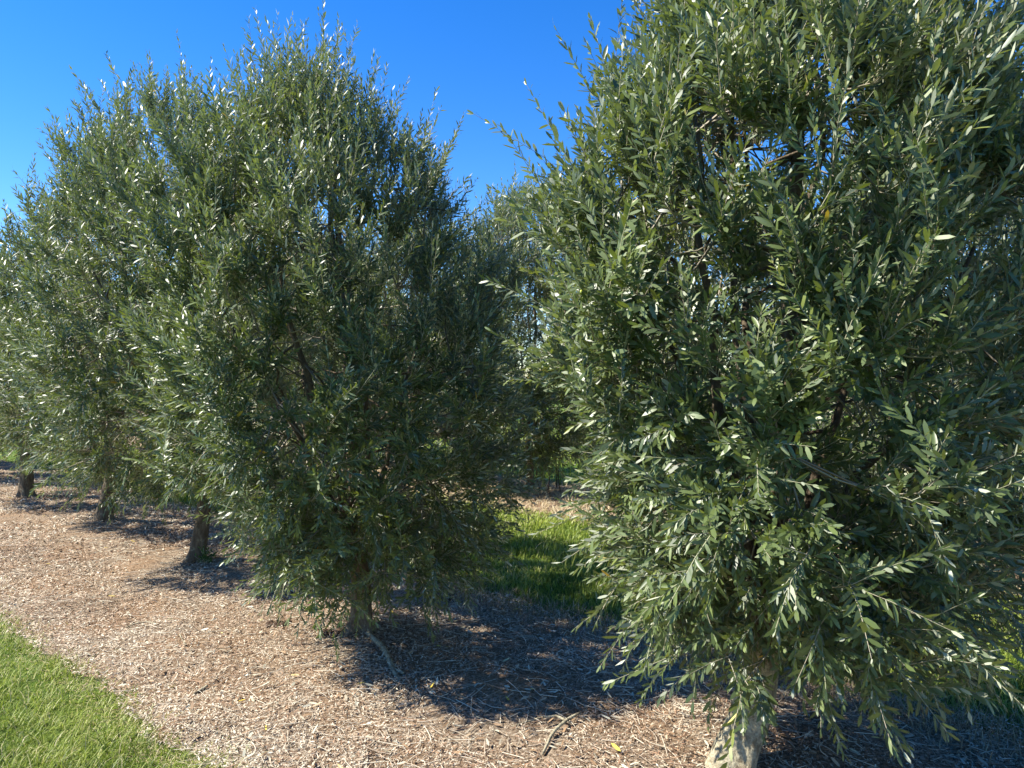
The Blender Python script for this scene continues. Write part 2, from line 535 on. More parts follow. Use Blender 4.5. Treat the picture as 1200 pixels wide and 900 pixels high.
# near lawn, bottom left
q = sample_region(64000, (-4.2, BED_N + 0.25), (-1.5, 7), 1.2, 0.5,
                  accept=lambda p, s: p < edge_near(s) + 0.03 + 0.32 * (rng.random(len(p)) ** 4))
ed = np.clip((q[:, 0] - BED_N + 0.25) / 0.4, 0, 1)
hh = (0.075 + 0.03 * vnoise(q[:, 2] * 5, q[:, 3] * 5, 41)) * rng.choice([0.7, 1.0, 1.35], len(q), p=[.35, .5, .15]) * (1 - 0.35 * ed)
tt = np.clip(rng.normal(0.56, 0.24, len(q)) + 0.26 * vnoise(q[:, 2] * 3, q[:, 3] * 3, 42) + 0.15 * ed * rng.random(len(q)), 0, 0.955)
tt = np.where(rng.random(len(q)) < 0.06 + 0.16 * ed, rng.uniform(0.965, 1.0, len(q)), tt)
blades("lawn_grass", q, hh, 0.0038, M_BLADE, tt, 0.75, 0, "bright green grass in the bottom left corner beside the mulch")

# turf between the rows
q = sample_region(70000, (BED_F - 0.2, ROW2 - 1.0), (-4, 16), 1.0, 0.7,
                  accept=lambda p, s: (p > edge_far(s) - 0.12 + 0.4 * rng.random(len(p))) & (p < e2n(s) + 0.15))
d = np.hypot(q[:, 2], q[:, 3])
hh = (0.08 + 0.025 * vnoise(q[:, 2] * 3, q[:, 3] * 3, 43)) * np.clip(0.45 + (q[:, 0] - BED_F) * 1.3, 0.4, 1)
tt = np.clip(rng.normal(0.60, 0.2, len(q)) + 0.25 * vnoise(q[:, 2] * 2, q[:, 3] * 2, 44), 0, 0.955)
tt = np.where(rng.random(len(q)) < 0.03, 0.98, tt)
blades("alley_grass", q, hh, 0.0075 * np.clip(d / 6, 1, 2), M_BLADE, tt, 0.4, 0, "tall green grass between the two olive rows, partly in shade")

# turf beyond the second row
q = sample_region(24000, (ROW2 + 0.7, ROW2 + 9), (-6, 22), 0.3, 0.3,
                  accept=lambda p, s: p > e2f(s) - 0.05)
blades("far_grass", q, 0.13, 0.020, M_BLADE, np.clip(rng.normal(0.72, 0.17, len(q)), 0, 0.96), 0.4, 0, "sunlit grass beyond the second olive row")

# dry grass: a low pale fringe at the near edge, a taller brown fringe at the far edge, straw by the next row
q = sample_region(22000, (BED_N - 0.3, BED_N + 0.55), (-1.5, 10), 1.2, 0.4,
                  accept=lambda p, s: np.abs(p - edge_near(s) - 0.12) < 0.34 * rng.random(len(p)) ** 0.8)
blades("dry_grass_fringe", q, 0.05, 0.003, M_STRAW, np.clip(rng.normal(0.80, 0.15, len(q)), 0, 1), 1.7, 1.2, "flattened pale straw along the edge of the lawn", "dry grass")
q = sample_region(20000, (BED_F - 0.4, BED_F + 0.4), (-3, 12), 1.2, 0.4,
                  accept=lambda p, s: np.abs(p - edge_far(s) + 0.05) < 0.42 * rng.random(len(p)))
blades("brown_grass_fringe", q, 0.085, 0.0045, M_STRAW, np.clip(rng.normal(0.45, 0.25, len(q)), 0, 1), 0.7, 0, "brown dead grass where the mulch meets the shaded grass", "dry grass")
q = sample_region(18000, (ROW2 - 1.5, ROW2 + 1.1), (-4, 14), 0.4, 0.4,
                  accept=lambda p, s: (p > e2n(s) - 0.15) & (p < e2f(s) + 0.15))
blades("straw_patch", q, 0.15, 0.010, M_STRAW, np.clip(rng.normal(0.80, 0.15, len(q)), 0, 1), 0.9, 0.2, "pale sunlit straw on the strip under the second olive row", "dry grass")


# ---------------------------------------------------------------- olive trees
PT = np.array([0.0, 0.08, 0.22, 0.38, 0.55, 0.70, 0.82, 0.92, 1.0])
PR = np.array([0.66, 0.86, 0.99, 1.02, 0.99, 0.89, 0.72, 0.50, 0.14])


class Crown:
    def __init__(s, cx, cy, R_, zb, zt, top=(0, 0), seed=1, sides=None, prof=PR):
        s.c = np.array([cx, cy]); s.R = R_; s.zb = zb; s.zt = zt; s.top = np.array(top); s.seed = seed
        s.sides = sides or []; s.prof = prof

    def centre(s, t):
        return s.c[None] + s.top[None] * np.atleast_1d(t)[:, None]

    def radius(s, t, az):
        r = s.R * np.interp(t, PT, s.prof)
        r = r * (1 + 0.13 * vnoise(np.cos(az) * 1.7 + 5, np.sin(az) * 1.7 + t * 4.5, s.seed)
                 + (0.10 + 0.14 * t) * vnoise(np.cos(az) * 4 + 5, np.sin(az) * 4 + t * 9, s.seed + 5))
        for a0, wd, t0, tw, k in s.sides:             # local bulges (+) and hollows (-)
            da = np.angle(np.exp(1j * (az - a0)))
            r = r * (1 + k * np.exp(-(da / wd) ** 2 - ((t - t0) / tw) ** 2))
        return r


def grow(c, root, trunk_top, n_limb, n_branch, n_shoot, leaf_scale, r, lw=(0.17, 0.24), toc=None):
    """limb paths, branchlet paths, shoot paths, leaf arrays, all in metres relative to root"""
    H = c.zt - c.zb
    tt = np.array(trunk_top)
    limbs = []
    for k in range(n_limb):
        az = 2 * np.pi * (k * 0.618) + r.uniform(-.3, .3)
        t = [0.97, 0.62, 0.80, 0.45, 0.88, 0.55, 0.72, 0.38, 0.9][k % 9] + r.uniform(-.04, .04)
        rad = c.radius(np.array([t]), np.array([az]))[0] * (0.15 if k == 0 else 0.62)
        cc = c.centre(t)[0]
        end = np.array([cc[0] + rad * np.cos(az), cc[1] + rad * np.sin(az), c.zb + t * H])
        mid = tt * 0.5 + end * 0.5 + np.array([np.cos(az), np.sin(az), 0]) * 0.10
        mid[2] -= 0.08 * (1 - t)
        u = np.linspace(0, 1, 12)[:, None]
        path = (1 - u) ** 2 * tt + 2 * u * (1 - u) * mid + u ** 2 * end
        path[1:-1] += r.normal(0, 0.014, (10, 3))
        limbs.append(path)
    subs = []
    for i, l in enumerate(limbs):
        for j in range(4):
            b0 = l[3 + 2 * j]
            t_ = np.clip((b0[2] - c.zb) / H + r.uniform(-.12, .22), 0.05, 0.96)
            a_ = math.atan2(l[-1][1] - c.centre(1)[0][1], l[-1][0] - c.centre(1)[0][0]) + r.uniform(0.5, 1.5) * (1 if j % 2 else -1)
            if i == 0: a_ = 1.7 * j + r.uniform(0, 1)
            rd = c.radius(np.array([t_]), np.array([a_]))[0] * r.uniform(.6, .82); c_ = c.centre(t_)[0]
            e_ = np.array([c_[0] + rd * math.cos(a_), c_[1] + rd * math.sin(a_), c.zb + t_ * H])
            m_ = b0 * .5 + e_ * .5 + r.normal(0, .06, 3)
            v_ = np.linspace(0, 1, 9)[:, None]
            pp = (1 - v_) ** 2 * b0 + 2 * v_ * (1 - v_) * m_ + v_ ** 2 * e_
            pp[1:-1] += r.normal(0, 0.010, (7, 3))
            subs.append(pp)
    def dense(l):
        q = np.linspace(0, len(l) - 1, 4 * len(l)); i_ = np.minimum(q.astype(int), len(l) - 2); f_ = (q - i_)[:, None]
        return l[i_] * (1 - f_) + l[i_ + 1] * f_
    nodes = np.vstack([dense(l)[10:-4] for l in limbs] + [dense(l)[6:-1] for l in subs])
    # branchlets
    nb = n_branch
    t = np.interp(np.clip((np.arange(nb) + r.random(nb)) / nb, 0, 1), np.linspace(0, 1, 60), np.interp(np.linspace(0, 1, 60), np.cumsum(np.interp(np.linspace(0, 1, 200), PT, PR + 0.12)) / np.sum(np.interp(np.linspace(0, 1, 200), PT, PR + 0.12)), np.linspace(0, 1, 200)))
    az = (np.arange(nb) * 2.39996 + r.normal(0, 0.25, nb)) % (2 * np.pi)
    inner = r.random(nb) < 0.30
    fr = np.where(inner, r.uniform(0.45, 0.80, nb), r.uniform(0.74, 1.0, nb))
    rad = c.radius(t, az) * fr
    cc = c.centre(t)
    tgt = np.stack([cc[:, 0] + rad * np.cos(az), cc[:, 1] + rad * np.sin(az), c.zb + t * H], -1)
    out = np.stack([np.cos(az), np.sin(az), np.zeros(nb)], -1)
    vert = np.interp(t, [0, .12, .3, .5, .75, 1], [-0.15, 0.25, 0.8, 1.6, 2.3, 3.6])
    fdir = norm(out * np.interp(t, [0, .5, 1], [0.75, 1, 0.9])[:, None] + np.array([0, 0, 1]) * vert[:, None] + r.normal(0, .28, (nb, 3)))
    dist = np.linalg.norm(tgt[:, None] - nodes[None], axis=-1) + 1.2 * np.maximum(0, nodes[None, :, 2] - tgt[:, None, 2] - 0.25)
    src = nodes[np.argmin(dist + r.gumbel(0, 0.045, dist.shape) * -1, 1)]
    u = np.linspace(0, 1, 9)[None, :, None]
    ln = np.linalg.norm(tgt - src, axis=-1)
    ctrl = tgt - fdir * np.minimum(0.55 * ln, 0.5)[:, None]
    # lower branches rise first and then weep
    ctrl[:, 2] += np.where(t < 0.28, 0.05, 0.0)
    bp = (1 - u) ** 2 * src[:, None] + 2 * u * (1 - u) * ctrl[:, None] + u ** 2 * tgt[:, None]
    # shoots
    ns = n_shoot
    bi = np.repeat(np.arange(nb), ns)
    n = len(bi)
    bu = np.where(r.random(n) < 0.12, 1.0, 1 - 0.68 * r.random(n) ** 0.85)
    bu = np.maximum(bu, 1 - 0.9 / np.maximum(ln[bi], 0.2))
    f = bu * 8; i0 = np.minimum(f.astype(int), 7); fr_ = (f - i0)[:, None]
    P0 = bp[bi, i0] * (1 - fr_) + bp[bi, i0 + 1] * fr_
    bt = norm(bp[bi, i0 + 1] - bp[bi, i0])
    sidev = norm(np.cross(bt, r.normal(0, 1, (n, 3))))
    tz = t[bi]
    grav = np.interp(tz, [0, .15, .35, .6, 1], [0.0, 0.15, 0.55, 1.0, 1.25])
    SD = norm(bt * 0.75 + sidev * 0.85 + fdir[bi] * 0.35 + np.array([0, 0, 1]) * grav[:, None])
    SL = r.uniform(0.10, 0.27, n) * np.interp(tz, [0, .2, .7, 1], [1.0, 0.95, 1.05, 1.35])
    SL = np.where(bu >= 0.999, SL * 1.25, SL)
    # long leader shoots that break the outline
    lead = (r.random(n) < 0.06) & (fr[bi] > 0.8) & (tz > 0.4)
    SL = np.where(lead, SL * 1.7, SL)
    hang = (r.random(n) < 0.05) & (tz < 0.3)
    SD = np.where(hang[:, None], norm(SD * .5 + np.array([0, 0, -.9])), SD)
    curve = np.interp(tz, [0, .15, .4, 1], [-0.22, -0.12, 0.0, 0.20])[:, None] * np.array([0, 0, 1]) + r.normal(0, 0.12, (n, 3))
    uu = np.linspace(0, 1, 5)[None, :, None]
    sp = P0[:, None] + SD[:, None] * (SL[:, None, None] * uu) + curve[:, None] * (SL[:, None, None] * uu ** 2)
    # leaves
    sp_leaf = 0.0195 * leaf_scale
    npair = np.maximum(3, (SL / sp_leaf).astype(int))
    li = np.repeat(np.arange(n), npair)
    k = np.concatenate([np.arange(m) for m in npair])
    uu = (k + 1.0) / npair[li]
    st = 0.5 * (uu < 2)                              # position on the shoot
    pos = P0[li] + SD[li] * (SL[li] * uu)[:, None] + curve[li] * (SL[li] * uu ** 2)[:, None]
    T = norm(SD[li] + 2 * curve[li] * uu[:, None])
    ref = norm(np.cross(T, np.array([0.2, 0.1, 1.0])))
    ref2 = np.cross(T, ref)
    phi = (k % 2) * (np.pi / 2) + 0.7 * li + r.normal(0, .25, len(li))
    Pall, Dall, Nall, Lall, Tint = [], [], [], [], []
    stint = np.clip(r.normal(0.42, 0.17, n), 0.03, 0.93)
    for sgn in (0, np.pi):
        keep = r.random(len(li)) < 0.90
        ph = phi[keep] + sgn
        Tk = T[keep]
        S = ref[keep] * np.cos(ph)[:, None] + ref2[keep] * np.sin(ph)[:, None]
        al = np.interp(uu[keep], [0, .7, 1], [0.82, 0.62, 0.28]) + r.normal(0, .17, keep.sum())
        D = norm(Tk * np.cos(al)[:, None] + S * np.sin(al)[:, None] + np.array([0, 0, -0.10]))
        nn = Tk * np.sin(al)[:, None] - S * np.cos(al)[:, None]
        ob = (np.interp(tz, [0, .35, .6, 1], [1.6, 1.0, 0.15, -0.15])[:, None] * out[bi])[li[keep]]
        nn = nn + ob + np.array([0, 0, 0.28]) + r.normal(0, .38, nn.shape)
        nn = norm(nn - D * (nn * D).sum(-1, keepdims=True))
        Lf = leaf_scale * np.clip(r.normal(0.051, 0.012, keep.sum()), 0.02, 0.075) * np.interp(uu[keep], [0, .5, .85, 1], [0.85, 1.05, 0.95, 0.7])
        Pall.append(pos[keep]); Dall.append(D); Nall.append(nn); Lall.append(Lf)
        tn = stint[li[keep]] + r.normal(0, .09, keep.sum()) + 0.22 * (uu[keep] > 0.85)
        tn = np.clip(tn, 0, 0.97)
        tn = np.where(r.random(keep.sum()) < 0.0007, 0.999, tn)
        Tint.append(tn)
    Pl = np.vstack(Pall); Dl = np.vstack(Dall); Nl = np.vstack(Nall); Ll = np.concatenate(Lall); Tl = np.concatenate(Tint)
    Wl = Ll * r.uniform(*lw, len(Ll))
    Bl = np.abs(r.normal(0.08, 0.14, len(Ll)))
    keepz = Pl[:, 2] > 0.10
    back = (Pl[:, :2] - c.c) @ toc < -0.2
    keepz &= ~(back & (r.random(len(Ll)) < 0.42))
    Ll = np.where(back, Ll * 1.22, Ll)
    return limbs, subs, bp, sp, (Pl[keepz], Dl[keepz], Nl[keepz], Ll[keepz], Wl[keepz], Bl[keepz], Tl[keepz]), stint


def leaf_part_meshes():
    """three well shaped single leaves, folded along the midrib"""
    res = []
    for b, tn in ((0.06, 0.30), (0.12, 0.48), (0.18, 0.70)):
        us = np.array([0, .18, .45, .75, 1.0]); hw = np.array([0.03, .36, .5, .36, 0.0])
        V, F = [], []
        for u_, h_ in zip(us, hw):
            z = -b * u_ ** 2
            V += [(u_, h_, z + 0.10 * h_), (u_, 0, z), (u_, -h_, z + 0.10 * h_)]
        for i in range(4):
            a = i * 3
            F += [(a, a + 3, a + 4, a + 1)[::-1], (a + 1, a + 4, a + 5, a + 2)[::-1]]
        me = np_mesh("leaf", np.array(V), [np.array(F)], M_LEAF, True, np.full(len(V), tn))
        res.append(me)
    return res


LEAFS = leaf_part_meshes()


def trunk_mesh(pts, rads, seed, flute, material, segs=26, sides=28):
    pts = np.array(pts, float)
    u = np.linspace(0, 1, len(pts)); uu = np.linspace(0, 1, segs)
    # smooth through the control points
    P = np.stack([np.interp(uu, u, pts[:, k]) for k in range(3)], -1)
    for _ in range(3):
        P[1:-1] = (P[:-2] + 2 * P[1:-1] + P[2:]) / 4
    rr = np.interp(uu, u, rads)
    V, F = tube_mesh(P, rr, sides, 0.10, seed, flute)
    # root flare: lumpy toes near the ground
    rel = V - np.interp(V[:, 2], P[:, 2], P[:, 0])[:, None] * np.array([1, 0, 0]) - np.interp(V[:, 2], P[:, 2], P[:, 1])[:, None] * np.array([0, 1, 0])
    a = np.arctan2(rel[:, 1], rel[:, 0])
    fl = np.exp(-np.maximum(V[:, 2], 0) / 0.07) * (0.20 + 0.28 * np.cos(4 * a + seed) + 0.15 * np.cos(7 * a + 2 * seed))
    fl = np.maximum(fl, 0)
    V[:, 0] += rel[:, 0] * fl; V[:, 1] += rel[:, 1] * fl
    return np_mesh("trunk", V, F, material)


def olive_tree(base, crown, label, seed, trunk_pts, trunk_r, n_limb=9, n_branch=400, n_shoot=14, leaf_scale=1.0,
               bark=None, flute=0.08, part_leaves=0, group=None, fruit=0, cat="olive tree", lw=(0.17, 0.24)):
    r = np.random.default_rng(seed)
    bark = bark or M_BARK
    bz = float(bed_top(np.array([base[0]]), np.array([base[1]]))[0])
    root = empty("olive_tree", (base[0], base[1], bz), label, cat, group)
    link("trunk", trunk_mesh(trunk_pts, trunk_r, seed, flute, bark), root)
    limbs, subs, bp, sp, lv, st = grow(crown, None, trunk_pts[-1], n_limb, n_branch, n_shoot, leaf_scale, r, lw, norm(CAM[:2] - np.array(base)))
    for i, l in enumerate(limbs):
        k = np.linspace(0, 1, len(l))
        r0 = trunk_r[-1] * (0.60 if i == 0 else r.uniform(0.24, 0.34))
        V, F = tube_mesh(l, r0 * (1 - k) ** 0.8 + 0.006, 9, 0.12, seed + i)
        link("limb", np_mesh("limb", V, F, M_BARK), root)
    nb = len(bp)
    rb = np.linspace(1, 0, 9)[None] * r.uniform(0.0025, 0.0055, nb)[:, None] + 0.0017
    for i, l in enumerate(subs):
        V, F = tube_mesh(l, np.linspace(trunk_r[-1] * r.uniform(.10, .14), 0.003, len(l)), 6, 0.1, seed + i)
        link("branch", np_mesh("branch", V, F, M_BARK), root)
    bp = bp[:, ::2]; rb = rb[:, ::2]; sp = sp[:, ::2]
    V1, q1, t1 = batch_tubes(bp, rb, r.uniform(0.1, 0.55, nb))
    rs = np.linspace(1, 0.45, 3)[None] * np.full(len(sp), 0.0020)[:, None] * leaf_scale
    V2, q2, t2 = batch_tubes(sp, rs, r.uniform(0.4, 1.0, len(sp)))
    o = link("twigs", np_mesh("twigs", np.vstack([V1, V2]), [np.vstack([q1, q2 + len(V1)])], M_TWIG, True, np.concatenate([t1, t2])), root)
    o["kind"] = "stuff"
    Pl, Dl, Nl, Ll, Wl, Bl, Tl = lv
    mask = np.ones(len(Pl), bool)
    if part_leaves:
        wp = Pl + np.array([base[0], base[1], bz]) - CAM
        ctr = wp + Dl * (Ll / 2)[:, None]
        dist = np.linalg.norm(ctr, axis=1)
        px = ctr[:, 0] / ctr[:, 1]; pz = ctr[:, 2] / ctr[:, 1]
        ok = (ctr[:, 1] > 0.5) & (np.abs(px) < 0.68) & (np.abs(pz) < 0.51)
        vd = ctr / dist[:, None]
        area = Ll * Wl / dist ** 2 * np.abs((Nl * vd).sum(1)) * np.sqrt(np.clip(1 - (Dl * vd).sum(1) ** 2, 0, 1))
        cell = (np.floor(px / 0.010).astype(int) * 4001 + np.floor(pz / 0.010).astype(int))
        order = np.argsort(dist)
        _, first = np.unique(cell[order], return_index=True)
        front = np.zeros(len(Pl), bool); front[order[first]] = True
        cand = np.where(ok & front & (Tl < 0.975))[0]
        pick = cand[np.argsort(-area[cand])[:part_leaves]]
        mask[pick] = False
        for i in pick:
            me = LEAFS[0 if Tl[i] < 0.38 else (1 if Tl[i] < 0.6 else 2)]
            S = np.cross(Nl[i], Dl[i])
            M = Matrix(((Dl[i][0] * Ll[i], S[0] * Wl[i], Nl[i][0] * Ll[i], Pl[i][0]),
                        (Dl[i][1] * Ll[i], S[1] * Wl[i], Nl[i][1] * Ll[i], Pl[i][1]),
                        (Dl[i][2] * Ll[i], S[2] * Wl[i], Nl[i][2] * Ll[i], Pl[i][2]),
                        (0, 0, 0, 1)))
            lo = bpy.data.objects.new("leaf", me)
            sc.collection.objects.link(lo); lo.parent = root; lo.matrix_local = M
    # leaves near the eye get six corners, those on the far side and the far trees four
    toc = norm(CAM[:2] - np.array(base)); dcam = np.linalg.norm(CAM[:2] - np.array(base))
    near = ((Pl[:, :2] - crown.c) @ toc > 0.25) & (dcam < 6)
    a_ = mask & near; b_ = mask & ~near
    V, tri, quad, tt = leaf_mesh_batch(*[q_[a_] for q_ in (Pl, Dl, Nl, Ll, Wl, Bl, Tl)])
    V2, tri2, t2 = kite_batch(*[q_[b_] for q_ in (Pl, Dl, Nl, Ll, Wl, Bl, Tl)])
    fs = [np.vstack([tri, tri2 + len(V)])] + ([quad] if len(quad) else [])
    o = link("crown", np_mesh("crown", np.vstack([V, V2]), fs, M_LEAF, True, np.concatenate([tt, t2])), root)
    o["kind"] = "stuff"
    if fruit:
        n = len(sp)
        wp = sp[:, 1] + np.array([base[0], base[1], bz]) - CAM
        dist = np.linalg.norm(wp, axis=1)
        cand = np.argsort(dist)[:n // 5]
        cand = r.choice(cand, fruit, replace=False)
        V, F = [], []
        a = np.linspace(0, np.pi, 7)
        prof = np.stack([np.zeros(7), np.zeros(7), -0.010 * np.cos(a) * -1], -1)
        Vf, Ff = tube_mesh(prof + np.array([0, 0, 0]), 0.0072 * np.sin(a) + 0.0004, 8)
        me = np_mesh("olive", Vf, Ff, M_OLIVE, True, np.full(len(Vf), 0.5))
        for i in cand:
            fo = bpy.data.objects.new("olive", me)
            sc.collection.objects.link(fo); fo.parent = root
            fo.location = sp[i, 1] + np.array([0, 0, -0.016]); fo.rotation_euler = (r.uniform(-.4, .4), r.uniform(-.4, .4), 0)
    return root


LEFT, FRONT, RIGHT, BACK = np.pi, -np.pi / 2, 0.0, np.pi / 2

# nearest tree, right side of the picture
olive_tree((0.95, 3.07), Crown(0.18, 0.03, 1.02, 0.52, 3.75, (0.03, 0.0), 3,
           [(LEFT - .3, 0.9, 0.0, 0.10, -0.15), (LEFT, 0.8, 0.90, 0.22, -0.36), (LEFT, 0.8, 0.50, 0.18, 0.14), (LEFT - .1, 0.8, 0.20, 0.14, -0.22), (FRONT + .6, 0.9, 0.1, 0.2, 0.06), (RIGHT, 0.8, 0.5, 0.5, 0.14)]),
           "nearest olive tree filling the right, with a pale lichen-covered trunk", 11,
           [(-0.05, -0.02, -0.06), (-0.025, -0.01, 0.05), (0.04, 0.0, 0.20), (0.09, 0.01, 0.36), (0.10, 0.02, 0.56)],
           [0.094, 0.085, 0.078, 0.074, 0.072], 9, 830, 13, 0.93, M_BARK_PALE, 0.05, 300, fruit=22, lw=(0.20, 0.27))

# second tree, centre left, the tall one
olive_tree((-0.953, 4.64), Crown(0.0, 0.0, 1.08, 0.37, 3.44, (-0.36, 0.0), 8,
           [(LEFT, 0.8, 0.05, 0.15, -0.3), (RIGHT, 0.7, 0.60, 0.3, 0.19), (BACK, 9, 0.93, 0.10, -0.3)]),
           "tall pointed olive tree with fluted brown trunk and a grey root beside it", 22,
           [(0.0, 0.0, -0.06), (0.005, 0, 0.05), (0.01, 0.0, 0.22), (0.0, 0.0, 0.42), (-0.02, 0.02, 0.60)],
           [0.088, 0.068, 0.060, 0.057, 0.055], 9, 640, 14, 0.90, M_BARK, 0.16, 300, fruit=6)

# third tree
olive_tree((-2.76, 6.50), Crown(-0.12, 0.0, 1.32, 0.62, 4.02, (-0.12, 0.0), 15, [(FRONT, 0.9, 0.08, 0.15, -0.35)]),
           "olive tree whose leaning dark trunk has green suckers at its foot", 33,
           [(-0.05, 0.0, -0.06), (-0.02, 0, 0.06), (0.02, 0.0, 0.28), (0.05, 0.0, 0.5), (0.07, 0.02, 0.70)],
           [0.085, 0.067, 0.060, 0.058, 0.056], 9, 520, 13, 1.05, M_BARK, 0.10, 150)

# fourth tree
olive_tree((-4.56, 8.27), Crown(-0.02, 0.0, 1.36, 0.72, 4.05, (0.22, 0.0), 19, [(LEFT, 0.9, 0.85, 0.25, -0.30), (BACK, 9, 0.9, 0.12, -0.2), (FRONT, 1.0, 0.06, 0.12, -0.3)]),
           "fourth olive tree from the right, short leaning trunk mostly hidden by hanging foliage", 44,
           [(-0.04, 0.0, -0.06), (-0.01, 0, 0.06), (0.04, 0.0, 0.26), (0.08, 0.0, 0.5), (0.09, 0.02, 0.72)],
           [0.105, 0.09, 0.08, 0.075, 0.07], 9, 460, 12, 1.2, M_BARK, 0.10)

# fifth tree
olive_tree((-6.58, 10.0), Crown(0.0, 0.0, 1.35, 0.88, 3.25, (0.1, 0.0), 27),
           "olive tree at the far left with a straight dark trunk standing clear of its crown", 55,
           [(0.0, 0.0, -0.06), (0.0, 0, 0.06), (0.0, 0.0, 0.3), (0.01, 0.0, 0.55), (0.0, 0.02, 0.80)],
           [0.105, 0.088, 0.078, 0.074, 0.07], 8, 320, 12, 1.3, M_BARK, 0.06)


# two stock trees, copied for the ends of the row and the row behind
def copy_tree(src, loc, rz, scale, label, group=None):
    c = src.copy(); sc.collection.objects.link(c)
    c.location = loc; c.rotation_euler = (0, 0, rz); c.scale = (scale,) * 3
    c["label"] = label
    if group: c["group"] = group
    elif "group" in c: del c["group"]
    for ch in src.children:
        d_ = ch.copy(); sc.collection.objects.link(d_); d_.parent = c
    return c


STD_T = [(0.0, 0.0, -0.06), (0.01, 0, 0.06), (0.02, 0.0, 0.25), (0.01, 0.0, 0.5), (0.0, 0.02, 0.75)]
G2 = "olive trees of the row behind"
tA = olive_tree((0.245, 10.6), Crown(0.0, 0.0, 1.33, 0.42, 4.15, (0.05, 0.0), 61, prof=PR),
                "olive tree of the row behind, seen in the gap between the two nearest trees", 66, STD_T,
                [0.07, 0.055, 0.048, 0.045, 0.043], 8, 700, 12, 1.45, M_BARK, 0.06, 0, G2)
tB = olive_tree(tuple(np.array([0.245, 10.6]) + U * 2.6 * 1.0), Crown(0.0, 0.0, 1.2, 0.60, 4.1, (-0.05, 0.1), 71),
                "olive tree of the row behind, just left of the one seen through the gap", 77, STD_T,
                [0.11, 0.085, 0.07, 0.065, 0.06], 8, 440, 12, 1.5, M_BARK, 0.06, 0, G2)
hid = "olive tree of the row behind, showing only through chinks in the front trees"
for k, src in ((-3, tB), (-2, tA), (-1, tB), (2, tA), (3, tB), (4, tA), (5, tB), (6, tA), (7, tB)):
    p_ = np.array([0.245, 10.6]) + U * 2.6 * k + rng.normal(0, .06, 2)
    z_ = float(bed_top(np.array([p_[0]]), np.array([p_[1]]))[0])
    lab = {-1: "rear-row olive tree directly behind the nearest tree, just right of the gap",
           2: "rear-row tree behind the tall pointed one, its top filling the notch"}.get(k, hid)
    copy_tree(src, (p_[0], p_[1], z_), rng.uniform(0, 6.28), rng.uniform(0.92, 1.02), lab, G2)
# the rest of the front row running out of the left edge
for k, src, lb in ((1, tB, "olive foliage at the left picture edge, the tree after the straight dark trunk"),
                   (2, tA, "last olive tree of the front row glimpsed at the left picture edge")):
    p_ = np.array([-6.58, 10.0]) + np.array([-1.95, 1.78]) * k
    z_ = float(bed_top(np.array([p_[0]]), np.array([p_[1]]))[0])
    copy_tree(src, (p_[0], p_[1], z_), rng.uniform(0, 6.28), 0.74, lb)


# ---------------------------------------------------------------- sticks, roots, weeds, clods
def stick(name, pts, rads, label, cat, material=M_BARK_PALE, sides=9):
    pts = np.array(pts, float)
    u = np.linspace(0, 1, len(pts)); uu = np.linspace(0, 1, 16)
    P = np.stack([np.interp(uu, u, pts[:, k]) for k in range(3)], -1)
    P[1:-1] = (P[:-2] + 2 * P[1:-1] + P[2:]) / 4
    P[:, 2] += bed_top(P[:, 0], P[:, 1])
    base = P[0].copy()
    V, F = tube_mesh(P - base, np.interp(uu, u, rads), sides, 0.18, int(abs(base[0]) * 100))
    o = link(name, np_mesh(name, V, F, material), None, base)
    if label: o["label"] = label; o["category"] = cat
    return o


def gp(px, py, h=1.655):
    """point on the mulch for a pixel of the 1200 x 900 picture"""
    d_ = h * 866.7 / (py - 440)
    return ((px - 600) / 866.7 * d_, d_)


def gpts(l): return [(*gp(x, y), z) for x, y, z in l]


stick("surface_root", gpts([(428, 752, 0.01), (445, 768, 0.018), (455, 782, 0.015), (463, 800, 0.004), (468, 806, -0.01)]),
      [0.014, 0.016, 0.015, 0.011, 0.005], "knobbly grey root snaking over the mulch from the fluted trunk", "root", sides=12)
stick("broken_stick", gpts([(461, 794, 0.008), (472, 800, 0.012)]), [0.010, 0.007], "short pale stick end at the tip of the grey root", "stick")
s1 = stick("fallen_twig", gpts([(636, 888, 0.012), (648, 868, 0.025), (664, 856, 0.03), (680, 848, 0.035)]), [0.006, 0.008, 0.008, 0.005],
           "pale forked twig on the sunlit mulch between the two nearest trees", "twig")
l2 = gpts([(664, 856, 0.03), (652, 849, 0.025), (633, 847, 0.015), (600, 853, 0.006)])
P = np.array(l2); P[:, 2] += bed_top(P[:, 0], P[:, 1]); uu = np.linspace(0, 1, 10)
Pi = np.stack([np.interp(uu, np.linspace(0, 1, 4), P[:, k]) for k in range(3)], -1)
V, F = tube_mesh(Pi - np.array(s1.location), np.linspace(0.007, 0.003, 10), 8, 0.15, 5)
link("side_twig", np_mesh("side_twig", V, F, M_BARK_PALE), s1)
stick("thin_twig", gpts([(146, 735, 0.008), (158, 731, 0.014), (172, 731, 0.014), (184, 735, 0.008)]), [0.004, 0.005, 0.004, 0.003],
      "thin curved pale twig on the mulch to the left of the picture", "twig")
stick("bark_sliver", gpts([(225, 812, 0.006), (241, 805, 0.01)]), [0.006, 0.009], "pale wood sliver near the lawn edge", "wood chip")
stick("short_twig", gpts([(209, 748, 0.008), (216, 762, 0.01)]), [0.004, 0.004], "short pale twig lying toward the camera beside the curved twig", "twig")
stick("small_root", gpts([(408, 742, 0.012), (398, 748, 0.01), (390, 757, -0.004)]), [0.010, 0.008, 0.004], "small dark root at the left foot of the fluted trunk", "root", M_BARK)


